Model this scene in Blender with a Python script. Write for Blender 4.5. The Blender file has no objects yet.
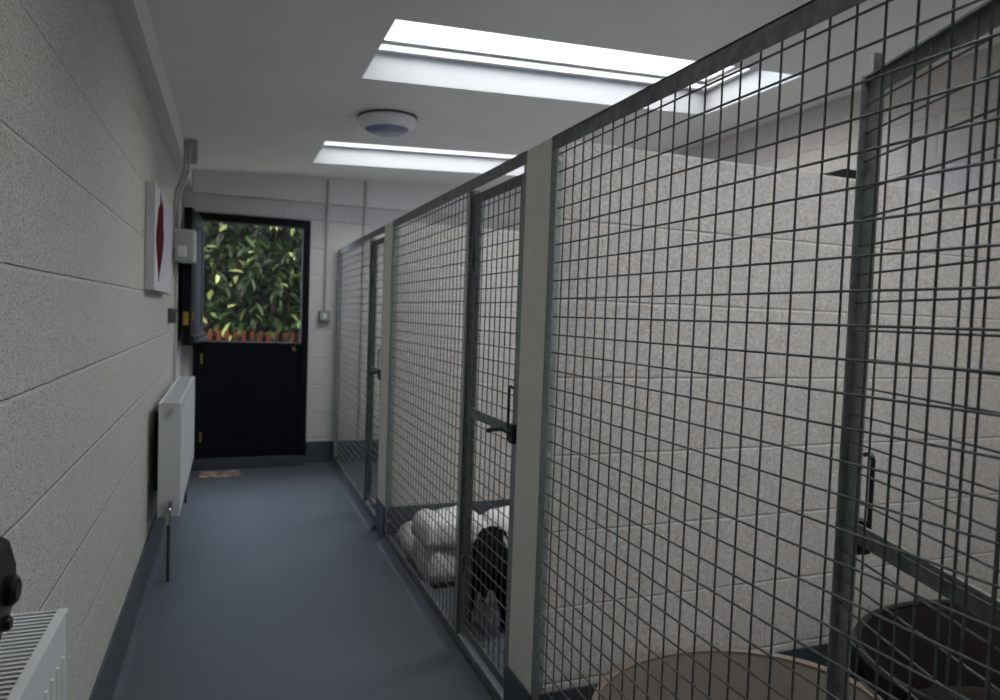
import bpy, bmesh, math, random
from mathutils import Vector, Matrix
random.seed(7)
col = bpy.context.scene.collection
R = math.radians

# ------------------------------------------------------------------ camera
FPX, YAW, PITCH, ROLL, CH = 702.0, 0.3689, 0.0473, 0.0357, 1.2926
fw = Vector((math.sin(YAW)*math.cos(PITCH), math.cos(YAW)*math.cos(PITCH), -math.sin(PITCH)))
rt = Vector((math.cos(YAW), -math.sin(YAW), 0)); up = rt.cross(fw)
r2 = math.cos(ROLL)*rt + math.sin(ROLL)*up
u2 = -math.sin(ROLL)*rt + math.cos(ROLL)*up
cd = bpy.data.cameras.new('camera'); cam = bpy.data.objects.new('camera', cd); col.objects.link(cam)
M = Matrix((r2, u2, -fw)).transposed().to_4x4(); M.translation = Vector((0, 0, CH))
cam.matrix_world = M
cd.sensor_width = 36; cd.lens = FPX*36/1000; cd.clip_start = .02
cd.dof.use_dof = True; cd.dof.focus_distance = 1.35; cd.dof.aperture_fstop = 4.5
bpy.context.scene.camera = cam

# ------------------------------------------------------------------ dimensions
LX, WX, D, BY = -0.344, 2.905, 5.975, -1.6
H0, HS = 2.34, 0.047
F = 0.834
P1a, P1b, P2a, P2b = 1.81, 1.99, 3.865, 4.085
P0a, P0b = -0.20, -0.02
COURSE = .225
SK = .2
def ceil_z(x): return H0 + HS*x

# ------------------------------------------------------------------ materials
def mat(name, color=(.5,.5,.5), rough=.5, metal=0., spec=.5):
    m = bpy.data.materials.new(name); m.use_nodes = True
    b = m.node_tree.nodes['Principled BSDF']
    b.inputs['Base Color'].default_value = (*color, 1); b.inputs['Roughness'].default_value = rough
    b.inputs['Metallic'].default_value = metal; b.inputs['Specular IOR Level'].default_value = spec
    return m
def N(m, t, **kw):
    n = m.node_tree.nodes.new(t)
    for k, v in kw.items():
        if hasattr(n, k): setattr(n, k, v)
    return n
def L(m, a, b): m.node_tree.links.new(a, b)
def mottled(name, c1, c2, scale=20, rough=.5, metal=0., bump=0., detail=4, lo=.35, hi=.65, rvar=0.):
    m = mat(name, c1, rough, metal); nt = m.node_tree; b = nt.nodes['Principled BSDF']
    g = N(m, 'ShaderNodeNewGeometry'); n = N(m, 'ShaderNodeTexNoise'); n.inputs['Scale'].default_value = scale; n.inputs['Detail'].default_value = detail
    L(m, g.outputs['Position'], n.inputs['Vector'])
    r = N(m, 'ShaderNodeValToRGB'); e = r.color_ramp.elements
    e[0].position = lo; e[0].color = (*c1, 1); e[1].position = hi; e[1].color = (*c2, 1)
    L(m, n.outputs['Fac'], r.inputs['Fac']); L(m, r.outputs['Color'], b.inputs['Base Color'])
    if bump:
        bp = N(m, 'ShaderNodeBump'); bp.inputs['Strength'].default_value = bump; bp.inputs['Distance'].default_value = .003
        L(m, n.outputs['Fac'], bp.inputs['Height']); L(m, bp.outputs['Normal'], b.inputs['Normal'])
    if rvar:
        mr = N(m, 'ShaderNodeMapRange'); mr.inputs['To Min'].default_value = rough-rvar; mr.inputs['To Max'].default_value = rough+rvar
        L(m, n.outputs['Fac'], mr.inputs['Value']); L(m, mr.outputs['Result'], b.inputs['Roughness'])
    return m

def block_mat(name, axis, base=(.62,.60,.56), pit=.55, joint=1., speck=1., offs=0.0, size=170., perp=.3):
    """fair-faced speckled concrete blocks 440 x 215 with 10 mm joints; axis = wall direction"""
    m = mat(name, base, .85, 0, .25); b = m.node_tree.nodes['Principled BSDF']
    g = N(m, 'ShaderNodeNewGeometry'); s = N(m, 'ShaderNodeSeparateXYZ'); L(m, g.outputs['Position'], s.inputs[0])
    c = N(m, 'ShaderNodeCombineXYZ')
    ad = N(m, 'ShaderNodeMath', operation='ADD'); ad.inputs[1].default_value = 20*.45+offs
    L(m, s.outputs[axis], ad.inputs[0]); L(m, ad.outputs[0], c.inputs['X']); L(m, s.outputs['Z'], c.inputs['Y'])
    # wobble the joints a little
    nz = N(m, 'ShaderNodeTexNoise'); nz.inputs['Scale'].default_value = 9; L(m, g.outputs['Position'], nz.inputs['Vector'])
    vm = N(m, 'ShaderNodeVectorMath', operation='MULTIPLY_ADD'); vm.inputs[1].default_value = (.006,.006,.006)
    L(m, nz.outputs['Color'], vm.inputs[0]); L(m, c.outputs[0], vm.inputs[2])
    def brick(mortar, smooth, width=.45):
        br = N(m, 'ShaderNodeTexBrick'); br.offset = .5; br.squash = 1
        br.inputs['Scale'].default_value = 1; br.inputs['Brick Width'].default_value = width; br.inputs['Row Height'].default_value = COURSE
        br.inputs['Mortar Size'].default_value = mortar; br.inputs['Mortar Smooth'].default_value = smooth; br.inputs['Bias'].default_value = 0
        L(m, vm.outputs[0], br.inputs['Vector']); return br
    b_all = brick(.005, .6); b_row = brick(.0055, .6, 400.)
    wk = N(m, 'ShaderNodeMath', operation='MULTIPLY'); wk.inputs[1].default_value = perp; L(m, b_all.outputs['Fac'], wk.inputs[0])
    br = N(m, 'ShaderNodeMath', operation='MAXIMUM'); L(m, wk.outputs[0], br.inputs[0]); L(m, b_row.outputs['Fac'], br.inputs[1])
    # speckle: coloured grains
    vo = N(m, 'ShaderNodeTexVoronoi'); vo.inputs['Scale'].default_value = size; vo.feature = 'F1'
    L(m, g.outputs['Position'], vo.inputs['Vector'])
    ramp = N(m, 'ShaderNodeValToRGB'); sep = N(m, 'ShaderNodeSeparateColor'); L(m, vo.outputs['Color'], sep.inputs[0])
    cr = ramp.color_ramp; cr.interpolation = 'CONSTANT'
    cols = [(0, tuple(v*(.42 if pit > .5 else .74) for v in base)), (.05, tuple(v*(.72 if pit > .5 else .88) for v in base)), (.16, (base[0]*1.0, base[1]*.78, base[2]*.52)), (.20, tuple(v*.92 for v in base)),
            (.45, base), (.75, tuple(min(v*1.08, .95) for v in base)), (.93, tuple(min(v*1.2, .95) for v in base))]
    while len(cr.elements) < len(cols): cr.elements.new(.5)
    for e, (p, cc) in zip(cr.elements, cols): e.position = p; e.color = (*cc, 1)
    L(m, sep.outputs[0], ramp.inputs['Fac'])
    blend = N(m, 'ShaderNodeMix', data_type='RGBA'); blend.inputs[0].default_value = min(1, speck)
    blend.inputs[6].default_value = (*base, 1); L(m, ramp.outputs['Color'], blend.inputs[7])
    # larger orange-brown flecks
    v2 = N(m, 'ShaderNodeTexNoise'); v2.inputs['Scale'].default_value = 60; v2.inputs['Detail'].default_value = 3; L(m, g.outputs['Position'], v2.inputs['Vector'])
    r2_ = N(m, 'ShaderNodeValToRGB'); r2_.color_ramp.elements[0].position = .64; r2_.color_ramp.elements[1].position = .74
    L(m, v2.outputs['Fac'], r2_.inputs['Fac'])
    fl = N(m, 'ShaderNodeMix', data_type='RGBA'); fm = N(m, 'ShaderNodeMath', operation='MULTIPLY'); fm.inputs[1].default_value = .6*speck
    L(m, r2_.outputs['Color'], fm.inputs[0]); L(m, fm.outputs[0], fl.inputs[0])
    L(m, blend.outputs[2], fl.inputs[6]); fl.inputs[7].default_value = (base[0]*.85, base[1]*.68, base[2]*.5, 1)
    # mortar tint: paler mortar, lightened further for daylight caught on joint ledges
    mt = N(m, 'ShaderNodeMix', data_type='RGBA'); mm = N(m, 'ShaderNodeMath', operation='MULTIPLY'); mm.inputs[1].default_value = .65*joint
    L(m, br.outputs[0], mm.inputs[0]); L(m, mm.outputs[0], mt.inputs[0]); L(m, fl.outputs[2], mt.inputs[6])
    mt.inputs[7].default_value = (min(base[0]*1.16, .9), min(base[1]*1.16, .9), min(base[2]*1.16, .9), 1)
    L(m, mt.outputs[2], b.inputs['Base Color'])
    # height = -mortar - pits
    pn = N(m, 'ShaderNodeTexNoise'); pn.inputs['Scale'].default_value = size*1.1; pn.inputs['Detail'].default_value = 5; L(m, g.outputs['Position'], pn.inputs['Vector'])
    b1 = N(m, 'ShaderNodeBump'); b1.inputs['Strength'].default_value = pit; b1.inputs['Distance'].default_value = .0022; L(m, pn.outputs['Fac'], b1.inputs['Height'])
    b2 = N(m, 'ShaderNodeBump'); b2.invert = True; b2.inputs['Strength'].default_value = .9; b2.inputs['Distance'].default_value = .006*joint
    L(m, br.outputs[0], b2.inputs['Height']); L(m, b1.outputs['Normal'], b2.inputs['Normal']); L(m, b2.outputs['Normal'], b.inputs['Normal'])
    return m

def coursed(name, base):  # painted blocks for the upper walls
    return block_mat(name, 'Y', base)

MT = {}
MT['blk_left'] = block_mat('speckled block left', 'Y', (.585,.575,.535), 1.1, .8, 1.0, .1, 300)
MT['blk_x'] = block_mat('speckled block cross', 'X', (.60,.578,.545), .3, 1.0, .85, .12, 140)
MT['blk_y'] = block_mat('speckled block right', 'Y', (.66,.62,.575), .35, 1.0, .5, .0, 150)
MT['blk_end'] = block_mat('painted block end wall', 'X', (.70,.68,.65), .2, 1.2, .15, .02, 150)
MT['post'] = mottled('cut block face', (.74,.71,.63), (.92,.88,.80), 120, .9, 0, .5, 6, .3, .6)
MT['ceiling'] = mottled('ceiling paint', (.87,.87,.86), (.90,.90,.89), 3, .85)
MT['beam'] = mat('beam paint', (.80,.78,.75), .6)
MT['white'] = mat('white gloss', (.86,.86,.87), .35)
MT['upvc'] = mat('white rooflight frame', (.74,.74,.745), .35)
MT['lining'] = mat('dimmed white rooflight lining', (.36,.365,.37), .6)  # white reveal greyed in colour to tone down its sky-lit glare
MT['floor'] = mottled('slate blue vinyl', (.086,.101,.117), (.102,.118,.136), 2.2, .46, 0, 0, 3, .3, .7, .05)
MT['skirt'] = mottled('shade darkened slate vinyl', (.058,.072,.084), (.070,.086,.098), 6, .4)  # floor vinyl with shade on upright skirting faces darkened into the colour
MT['galv'] = mottled('galvanised steel', (.26,.285,.285), (.42,.45,.45), 60, .5, .45, .15, 5, .3, .7, .08)
MT['galv_dark'] = mottled('weathered galvanised steel', (.15,.165,.16), (.25,.27,.26), 45, .55, .35, .15, 5)
MT['wire'] = mottled('dull galvanised wire', (.09,.098,.094), (.15,.16,.155), 80, .5, .3)
MT['black_metal'] = mat('black iron', (.015,.016,.018), .4, .3)
MT['bolt'] = mat('zinc bolt', (.5,.52,.52), .35, .8)
MT['door'] = mottled('near black navy paint', (.004,.0045,.008), (.007,.0075,.012), 20, .45)
MT['door_trim'] = mat('dark navy trim', (.010,.011,.018), .35)
MT['brass'] = mat('brass', (.62,.42,.12), .3, .9)
MT['rad'] = mat('radiator enamel', (.68,.705,.70), .35)
MT['rad_dark'] = mat('radiator inside', (.10,.11,.11), .6)
MT['chrome'] = mat('chrome', (.7,.7,.7), .2, 1)
MT['pipe_dark'] = mat('grey pipe', (.06,.065,.07), .4, .2)
MT['plastic_grey'] = mat('grey plastic', (.42,.44,.42), .45)
MT['plastic_pale'] = mat('pale grey plastic', (.5,.54,.51), .45)
MT['plastic_dark'] = mat('dark grey plastic', (.10,.105,.11), .45)
MT['conduit'] = mat('painted conduit', (.50,.50,.48), .5)
MT['conduit_end'] = mat('painted conduit on end wall', (.45,.44,.43), .5)
MT['canvas'] = mat('white canvas', (.64,.62,.64), .9, 0, .2)
MT['red'] = mottled('crimson paint', (.075,.004,.013), (.12,.007,.018), 12, .9)
MT['device'] = mat('black plastic', (.008,.008,.009), .35)
MT['lens'] = mottled('bluish diffuser', (.16,.20,.36), (.26,.30,.45), 9, .25)
MT['tub_tan'] = mottled('taupe plastic', (.20,.18,.16), (.23,.205,.18), 8, .45)
MT['tub_rim'] = mat('tan plastic rim', (.25,.195,.155), .45)
MT['tub_brown'] = mottled('dark brown plastic', (.016,.013,.012), (.022,.018,.016), 8, .4)
MT['fleece'] = mottled('white fleece', (.74,.73,.74), (.86,.85,.86), 90, .95, 0, .8, 6)
MT['fur'] = mottled('black fur', (.0015,.0015,.0015), (.004,.004,.004), 150, .8, 0, .3, 4)
MT['matbase'] = mat('black mat base', (.02,.02,.022), .7)
MT['doormat'] = mottled('brown patterned mat', (.20,.11,.085), (.42,.33,.29), 14, .95, 0, .4, 2, .4, .6)
MT['chew'] = mottled('tan rawhide', (.55,.36,.26), (.68,.47,.36), 20, .6)
MT['fence_red'] = mottled('red brown timber', (.010,.0025,.0015), (.040,.009,.004), 10, .7)
MT['paving'] = mottled('outside paving', (.20,.19,.18), (.28,.27,.25), 6, .8)
MT['bark'] = mottled('bark', (.010,.008,.006), (.02,.015,.011), 30, .9)
MT['eye'] = mat('dog eye', (.03,.015,.008), .1)
for k_, sp_ in (('door',.2),('door_trim',.3),('fur',.04),('device',.25),('red',.1),('fence_red',.08)):
    MT[k_].node_tree.nodes['Principled BSDF'].inputs['Specular IOR Level'].default_value = sp_
# leaves: palest tone paints in highlights, dark tones deepen the hedge's shade
m = mat('laurel leaf', (.1,.2,.03), .32, 0, .18); b = m.node_tree.nodes['Principled BSDF']
g = N(m, 'ShaderNodeNewGeometry'); r = N(m, 'ShaderNodeValToRGB'); cr = r.color_ramp
for e, (p, c) in zip([cr.elements[0], cr.elements.new(.4), cr.elements.new(.86), cr.elements[-1]], [(0,(.0025,.005,.002)),(.55,(.004,.011,.003)),(.86,(.016,.032,.009)),(1,(.20,.23,.085))]):
    e.position = p; e.color = (*c, 1)
L(m, g.outputs['Random Per Island'], r.inputs['Fac']); L(m, r.outputs['Color'], b.inputs['Base Color'])
b.inputs['Transmission Weight'].default_value = 0
MT['leaf'] = m
# glass: clear pane, no refraction
m = bpy.data.materials.new('rooflight glass'); m.use_nodes = True; nt = m.node_tree; nt.nodes.clear()
o = nt.nodes.new('ShaderNodeOutputMaterial'); tr = nt.nodes.new('ShaderNodeBsdfTransparent'); gl = nt.nodes.new('ShaderNodeBsdfGlossy')
gl.inputs['Roughness'].default_value = .02; mx = nt.nodes.new('ShaderNodeMixShader'); mx.inputs[0].default_value = .06
tr.inputs['Color'].default_value = (.93,.95,.96,1)
nt.links.new(tr.outputs[0], mx.inputs[1]); nt.links.new(gl.outputs[0], mx.inputs[2]); nt.links.new(mx.outputs[0], o.inputs[0])
MT['glass'] = m

# ------------------------------------------------------------------ mesh helpers
def box(bm, x0, x1, y0, y1, z0, z1, zf=None):
    vs = []
    for z in (z0, z1):
        for x, y in ((x0,y0),(x1,y0),(x1,y1),(x0,y1)):
            vs.append(bm.verts.new((x, y, z if zf is None else z + zf(x))))
    for f in ((3,2,1,0),(4,5,6,7),(0,1,5,4),(1,2,6,5),(2,3,7,6),(3,0,4,7)):
        bm.faces.new([vs[i] for i in f])
    return vs
def bevel(bm, w, seg=2):
    bmesh.ops.bevel(bm, geom=list(bm.edges), offset=w, segments=seg, profile=.7, affect='EDGES', clamp_overlap=True)
def tube(bm, pts, rad, n=8, cap=True):
    pts = [Vector(p) for p in pts]; rings = []
    prev = None
    for i, p in enumerate(pts):
        if i == 0: t = pts[1]-pts[0]
        elif i == len(pts)-1: t = pts[-1]-pts[-2]
        else: t = (pts[i+1]-pts[i]).normalized() + (pts[i]-pts[i-1]).normalized()
        t.normalize()
        if prev is None:
            a = t.orthogonal().normalized()
        else:
            a = (prev - t*prev.dot(t))
            a = a.normalized() if a.length > 1e-6 else t.orthogonal().normalized()
        prev = a; bb = t.cross(a)
        rr = rad[i] if isinstance(rad, (list, tuple)) else rad
        rings.append([bm.verts.new(p + (a*math.cos(2*math.pi*k/n) + bb*math.sin(2*math.pi*k/n))*rr) for k in range(n)])
    for i in range(len(rings)-1):
        for k in range(n):
            bm.faces.new((rings[i][k], rings[i][(k+1)%n], rings[i+1][(k+1)%n], rings[i+1][k]))
    if cap:
        bm.faces.new(rings[0][::-1]); bm.faces.new(rings[-1])
def bar(bm, a, b, w, h, up_=(0,0,1)):
    """rectangular bar from a to b; w across, h along up_"""
    a = Vector(a); b = Vector(b); t = (b-a).normalized(); u = Vector(up_); u = (u - t*u.dot(t)).normalized(); s = t.cross(u)
    vs = []
    for p in (a, b):
        for i, j in ((-1,-1),(1,-1),(1,1),(-1,1)):
            vs.append(bm.verts.new(p + s*w/2*i + u*h/2*j))
    for f in ((3,2,1,0),(4,5,6,7),(0,1,5,4),(1,2,6,5),(2,3,7,6),(3,0,4,7)):
        bm.faces.new([vs[i] for i in f])
def lathe(bm, prof, c=(0,0,0), axis='z', n=32, sx=1., sy=1., angle=0):
    rings = []
    for r_, h in prof:
        ring = []
        for k in range(n):
            a = 2*math.pi*k/n; x = r_*math.cos(a)*sx; y = r_*math.sin(a)*sy
            v = Vector((x, y, h)) if axis == 'z' else (Vector((h, x, y)) if axis == 'x' else Vector((x, h, y)))
            if angle: v = Matrix.Rotation(angle, 3, 'Z') @ v
            ring.append(bm.verts.new(v + Vector(c)))
        rings.append(ring)
    for i in range(len(rings)-1):
        for k in range(n): bm.faces.new((rings[i][k], rings[i][(k+1)%n], rings[i+1][(k+1)%n], rings[i+1][k]))
    if prof[0][0] > 0: bm.faces.new(rings[0][::-1])
    if prof[-1][0] > 0: bm.faces.new(rings[-1])
def origin_of(o):
    v = Vector((0,0,0))
    while o is not None:
        v += o.location; o = o.parent
    return v
def obj(name, bm, m, parent=None, smooth=False, loc=None):
    """link bm (built in world space) as one object"""
    bmesh.ops.recalc_face_normals(bm, faces=bm.faces)
    base = origin_of(parent) if parent else Vector((0,0,0))
    if loc is not None: base = Vector(loc)
    bmesh.ops.translate(bm, verts=bm.verts, vec=-base)
    me = bpy.data.meshes.new(name); bm.to_mesh(me); bm.free()
    me.materials.append(m if not isinstance(m, str) else MT[m])
    if smooth:
        for p in me.polygons: p.use_smooth = True
        if smooth != 'all': me.set_sharp_from_angle(angle=R(35))
    o = bpy.data.objects.new(name, me); col.objects.link(o)
    if parent: o.parent = parent
    elif loc is not None: o.location = loc
    return o
def thing(name, label, cat, loc, group=None):
    o = bpy.data.objects.new(name, None); col.objects.link(o); o.location = loc; o.empty_display_size = .1
    o['label'] = label; o['category'] = cat
    if group: o['group'] = group
    return o
def tag(o, label, cat, group=None, kind=None):
    o['label'] = label; o['category'] = cat
    if group: o['group'] = group
    if kind: o['kind'] = kind
    return o
def struct(name, bm, m, label, cat, parent=None, smooth=False):
    o = obj(name, bm, m, parent, smooth)
    if parent is None: o['kind'] = 'structure'; o['label'] = label; o['category'] = cat
    return o
B = bmesh.new
def bx(*a, bev=0):
    bm = B(); box(bm, *a)
    if bev: bevel(bm, bev)
    return bm

# ------------------------------------------------------------------ shell
struct('floor', bx(LX-.2, WX+.2, BY-.2, D+.02, -.12, 0), 'floor', 'slate blue sheet vinyl floor of the kennel corridor and pens', 'floor')
struct('wall_left', bx(LX-.2, LX, BY-.2, D+.2, 0, 2.7), 'blk_left', 'speckled pale block wall along the corridor, behind the radiators', 'wall')
struct('wall_right', bx(WX, WX+.2, BY-.2, D+.2, 0, 2.9), 'blk_y', 'pale block wall at the back of the mesh-fronted pens', 'wall')
struct('wall_back', bx(LX, WX, BY-.2, BY, 0, 2.9), 'blk_end', 'block wall closing the room at the end opposite the stable door', 'wall')
DX0, DX1, DZ = -.262, .607, 2.02      # door frame outer edges
bm = B(); box(bm, LX, DX0, D, D+.2, 0, 2.9); box(bm, DX1, WX, D, D+.2, 0, 2.9); box(bm, DX0, DX1, D, D+.2, DZ, 2.9)
struct('wall_end', bm, 'blk_end', 'painted block wall around the stable door at the corridor end', 'wall')
# ceiling with three rooflight openings
SX0, SX1 = .55, 2.455
SKY = [(.53, 1.24), (2.60, 3.31), (4.62, 5.34)]
bm = B()
xs = [LX, SX0, SX1, WX]
ys = [BY] + [v for s in SKY for v in s] + [D]
for i in range(3):
    for j in range(len(ys)-1):
        if i == 1 and j % 2 == 1: continue
        box(bm, xs[i], xs[i+1], ys[j], ys[j+1], H0, H0+.14, lambda x: HS*x)
bmesh.ops.remove_doubles(bm, verts=bm.verts, dist=1e-5)
seen = {}
for f in list(bm.faces):
    k = tuple(round(v, 4) for v in f.calc_center_median()); seen.setdefault(k, []).append(f)
dead = [f for fs in seen.values() if len(fs) > 1 for f in fs]
bmesh.ops.delete(bm, geom=dead, context='FACES_ONLY')
co = struct('ceiling', bm, 'ceiling', 'smooth white painted ceiling pierced by the rooflights', 'ceiling')
co.data.materials.append(MT['lining'])  # greyed lining colour for the sides of the openings
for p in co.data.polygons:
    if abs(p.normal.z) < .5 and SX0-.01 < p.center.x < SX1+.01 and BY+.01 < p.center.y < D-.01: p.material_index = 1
for k, (y0, y1) in enumerate(SKY):
    w = thing('window_%d' % (k+1), ['rooflight window over the nearest pen, above the camera', 'nearer rooflight window in the ceiling, brightest and largest in view', 'farther rooflight window beyond the round ceiling lamp'][k], 'rooflight', (SX0, y0, H0)); w['kind'] = 'structure'
    zb = lambda x: HS*x
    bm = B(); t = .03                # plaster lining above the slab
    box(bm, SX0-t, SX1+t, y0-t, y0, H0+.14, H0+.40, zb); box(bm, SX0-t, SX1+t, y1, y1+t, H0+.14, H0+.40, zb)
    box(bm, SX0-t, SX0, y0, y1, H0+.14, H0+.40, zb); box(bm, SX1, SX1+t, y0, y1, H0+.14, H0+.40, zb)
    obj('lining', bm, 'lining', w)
    bm = B(); q = .035; z0, z1 = H0+.128, H0+.155
    box(bm, SX0, SX1, y0, y0+q, z0, z1, zb); box(bm, SX0, SX1, y1-q, y1, z0, z1, zb)
    box(bm, SX0, SX0+q, y0+q, y1-q, z0, z1, zb); box(bm, SX1-q, SX1, y0+q, y1-q, z0, z1, zb)
    obj('inner_frame', bm, 'upvc', w)
    bm = B(); q = .055; z0, z1 = H0+.166, H0+.20
    box(bm, SX0, SX1, y0, y0+q, z0, z1, zb); box(bm, SX0, SX1, y1-q, y1, z0, z1, zb)
    box(bm, SX0, SX0+q, y0+q, y1-q, z0, z1, zb); box(bm, SX1-q, SX1, y0+q, y1-q, z0, z1, zb)
    obj('sash_frame', bm, 'upvc', w)
    bm = B(); box(bm, SX0+.05, SX1-.05, y0+.05, y1-.05, H0+.18, H0+.186, zb)
    obj('glass_pane', bm, 'glass', w)
    # portal guides daylight sampling through the opening
    ld = bpy.data.lights.new('portal', 'AREA'); ld.shape = 'RECTANGLE'; ld.size = SX1-SX0; ld.size_y = y1-y0; ld.cycles.is_portal = True
    lo = bpy.data.objects.new('portal', ld); col.objects.link(lo); lo.location = ((SX0+SX1)/2, (y0+y1)/2, H0+.42+HS*1.5)

# boxed beams
struct('trim_1', bx(LX, -.282, BY, D, 2.19, 2.36), 'beam', 'painted boxed beam where the left wall meets the ceiling', 'beam')
struct('trim_2', bx(-.275, WX, D-.035, D, 2.17, 2.50), 'beam', 'pale boxed beam across the top of the door wall', 'beam')

# skirting with small cove at its foot
def skirt(name, segs, label, m='skirt'):
    bm = B()
    for (ax, a0, a1, wall, sgn) in segs:      # profile extruded along ax
        prof = [(0,0),(.034,0),(.034,.0015),(.02,.005),(.011,.012),(.008,.028),(.007,SK-.004),(.004,SK),(0,SK)]
        r0 = []; r1 = []
        for d, z in prof:
            if ax == 'y': r0.append(bm.verts.new((wall+sgn*d, a0, z))); r1.append(bm.verts.new((wall+sgn*d, a1, z)))
            else: r0.append(bm.verts.new((a0, wall+sgn*d, z))); r1.append(bm.verts.new((a1, wall+sgn*d, z)))
        n = len(prof)
        for i in range(n): bm.faces.new((r0[i], r0[(i+1)%n], r1[(i+1)%n], r1[i]))
        bm.faces.new(r0[::-1]); bm.faces.new(r1)
    return struct(name, bm, m, label, 'skirting', smooth=True)
skirt('baseboard_left', [('y', BY, D, LX, 1)], 'shade-darkened slate coved skirting at the foot of the corridor wall')
skirt('baseboard_end', [('x', DX1, WX, D, -1), ('x', LX, DX0, D, -1)], 'shade-darkened slate coved skirting at the foot of the door wall')
skirt('baseboard_right', [('y', BY, D, WX, -1)], 'shade-darkened slate coved skirting along the back of the pens')

# partitions between pens
def partition(name, ya, yb, label):
    o = struct(name, bx(F, WX, ya, yb, 0, 1.8, bev=.004), 'blk_x', label, 'wall')
    o.data.materials.append(MT['post'])
    for p in o.data.polygons:
        if abs(p.normal.x) > .5 and p.center.x < F+.02: p.material_index = 1
    return o
partition('wall_partition_near', P1a, P1b, 'block partition wall whose end stands as the big post beside the nearest pen')
partition('wall_partition_far', P2a, P2b, 'farther block partition wall between the middle pen and the last pen')
partition('wall_partition_rear', P0a, P0b, 'block partition wall behind the nearest pen, beside the camera')
def psk(name, ya, yb, label):
    bm = B(); d = .008
    for (y, s) in ((ya, -1), (yb, 1)):
        box(bm, F-d, WX-.01, min(y, y+s*d), max(y, y+s*d), 0, SK)
        box(bm, F+.05, WX-.01, min(y, y+s*.03), max(y, y+s*.03), 0, .014)
    box(bm, F-d, F, ya, yb, 0, SK)
    return struct(name, bm, 'skirt', label, 'skirting')
psk('baseboard_partition_near', P1a, P1b, 'shade-darkened slate skirting wrapped round the foot of the big near partition')
psk('baseboard_partition_far', P2a, P2b, 'shade-darkened slate skirting wrapped round the foot of the farther partition')
psk('baseboard_partition_rear', P0a, P0b, 'shade-darkened slate skirting round the partition beside the camera')
# kerb under the pen fronts
bm = B()
for ya, yb in ((P0b, P1a-.01), (P1b+.01, P2a-.01), (P2b+.01, D)):
    prof = [(F-.046,0),(F-.036,.003),(F-.024,.012),(F-.014,.026),(F-.008,.033),(F+.05,.033),(F+.06,.028),(F+.065,0)]
    r0 = [bm.verts.new((x, ya, z)) for x, z in prof]; r1 = [bm.verts.new((x, yb, z)) for x, z in prof]; n = len(prof)
    for i in range(n): bm.faces.new((r0[i], r0[(i+1)%n], r1[(i+1)%n], r1[i]))
    bm.faces.new(r0[::-1]); bm.faces.new(r1)
struct('trim_3', bm, 'floor', 'low coved vinyl kerb under the wire mesh pen fronts', 'kerb', smooth=True)

# ------------------------------------------------------------------ pen fronts
RZ = 1.80; WR = .0021
def wires(bm, y0, y1, z0, z1, wz, wy, x=F+.012, step=.05, n=6):
    y = wy
    while y > y0: y -= step
    while y < y0+.004: y += step
    while y < y1-.004:
        tube(bm, [(x+.002, y, z0), (x+.002, y, z1)], WR, n); y += step
    z = wz
    while z > z0: z -= step
    while z < z0+.004: z += step
    while z < z1-.004:
        tube(bm, [(x-.0018, y0, z), (x-.0018, y1, z)], WR, n); z += step
def angle_y(bm, y0, y1, z_out, dz, dx=.035, t=.004):
    """horizontal angle iron along y: flange in the front plane and flange pointing in"""
    box(bm, F, F+t, y0, y1, min(z_out, z_out+dz), max(z_out, z_out+dz))
    box(bm, F, F+dx, y0, y1, min(z_out, z_out+math.copysign(t, dz)), max(z_out, z_out+math.copysign(t, dz)))
def angle_z(bm, y_out, dy, z0, z1, dx=.035, t=.004):
    box(bm, F, F+t, min(y_out, y_out+dy), max(y_out, y_out+dy), z0, z1)
    box(bm, F, F+dx, min(y_out, y_out+math.copysign(t, dy)), max(y_out, y_out+math.copysign(t, dy)), z0, z1)
def panel(ya, yb, yh, label, phase=0., wy=1.696):
    """front frame over a whole pen: rail from ya to yb, fixed mesh from yh to yb, opening ya..yh for the gate"""
    t = thing('pen_front', label, 'mesh fence', (F, (ya+yb)/2, .045), 'fixed mesh pen fronts')
    bm = B(); angle_y(bm, ya, yb, RZ, -.04, .035); obj('top_rail', bm, 'galv_dark', t)
    bm = B(); angle_y(bm, ya, yb, .034, .036, .035); obj('bottom_rail', bm, 'galv_dark', t)
    bm = B(); angle_z(bm, yb, -.038, .0702, RZ-.0402); st = obj('stile', bm, 'galv', t)
    bm = B(); angle_z(bm, yh, .036, .0702, RZ-.0402); obj('stile', bm, 'galv', t)
    bm = B(); wires(bm, yh+.002, yb-.002, .05, RZ-.006, 1.348, wy); obj('wire_mesh', bm, 'wire', t)
    for z in (1.735, .9, .12):
        bm = B(); lathe(bm, [(0,-.011),(.006,-.011),(.0075,-.008),(.0075,-.004),(.012,-.0035),(.012,0)], (F+.02, yb-.004, z), 'y', 6)
        obj('bolt', bm, 'bolt', st)
    return t
panel(P0b, P1a-.001, .485, 'nearest, largest wire mesh pen front, between the big partition post and the right edge', 0)
panel(P1b+.001, P2a-.001, 2.51, 'middle galvanised wire mesh front between the two partition posts', 0, 2.5)
panel(P2b+.001, D-.01, 4.50, 'farthest galvanised wire mesh front, against the stable door wall', 0, 4.51)

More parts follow.
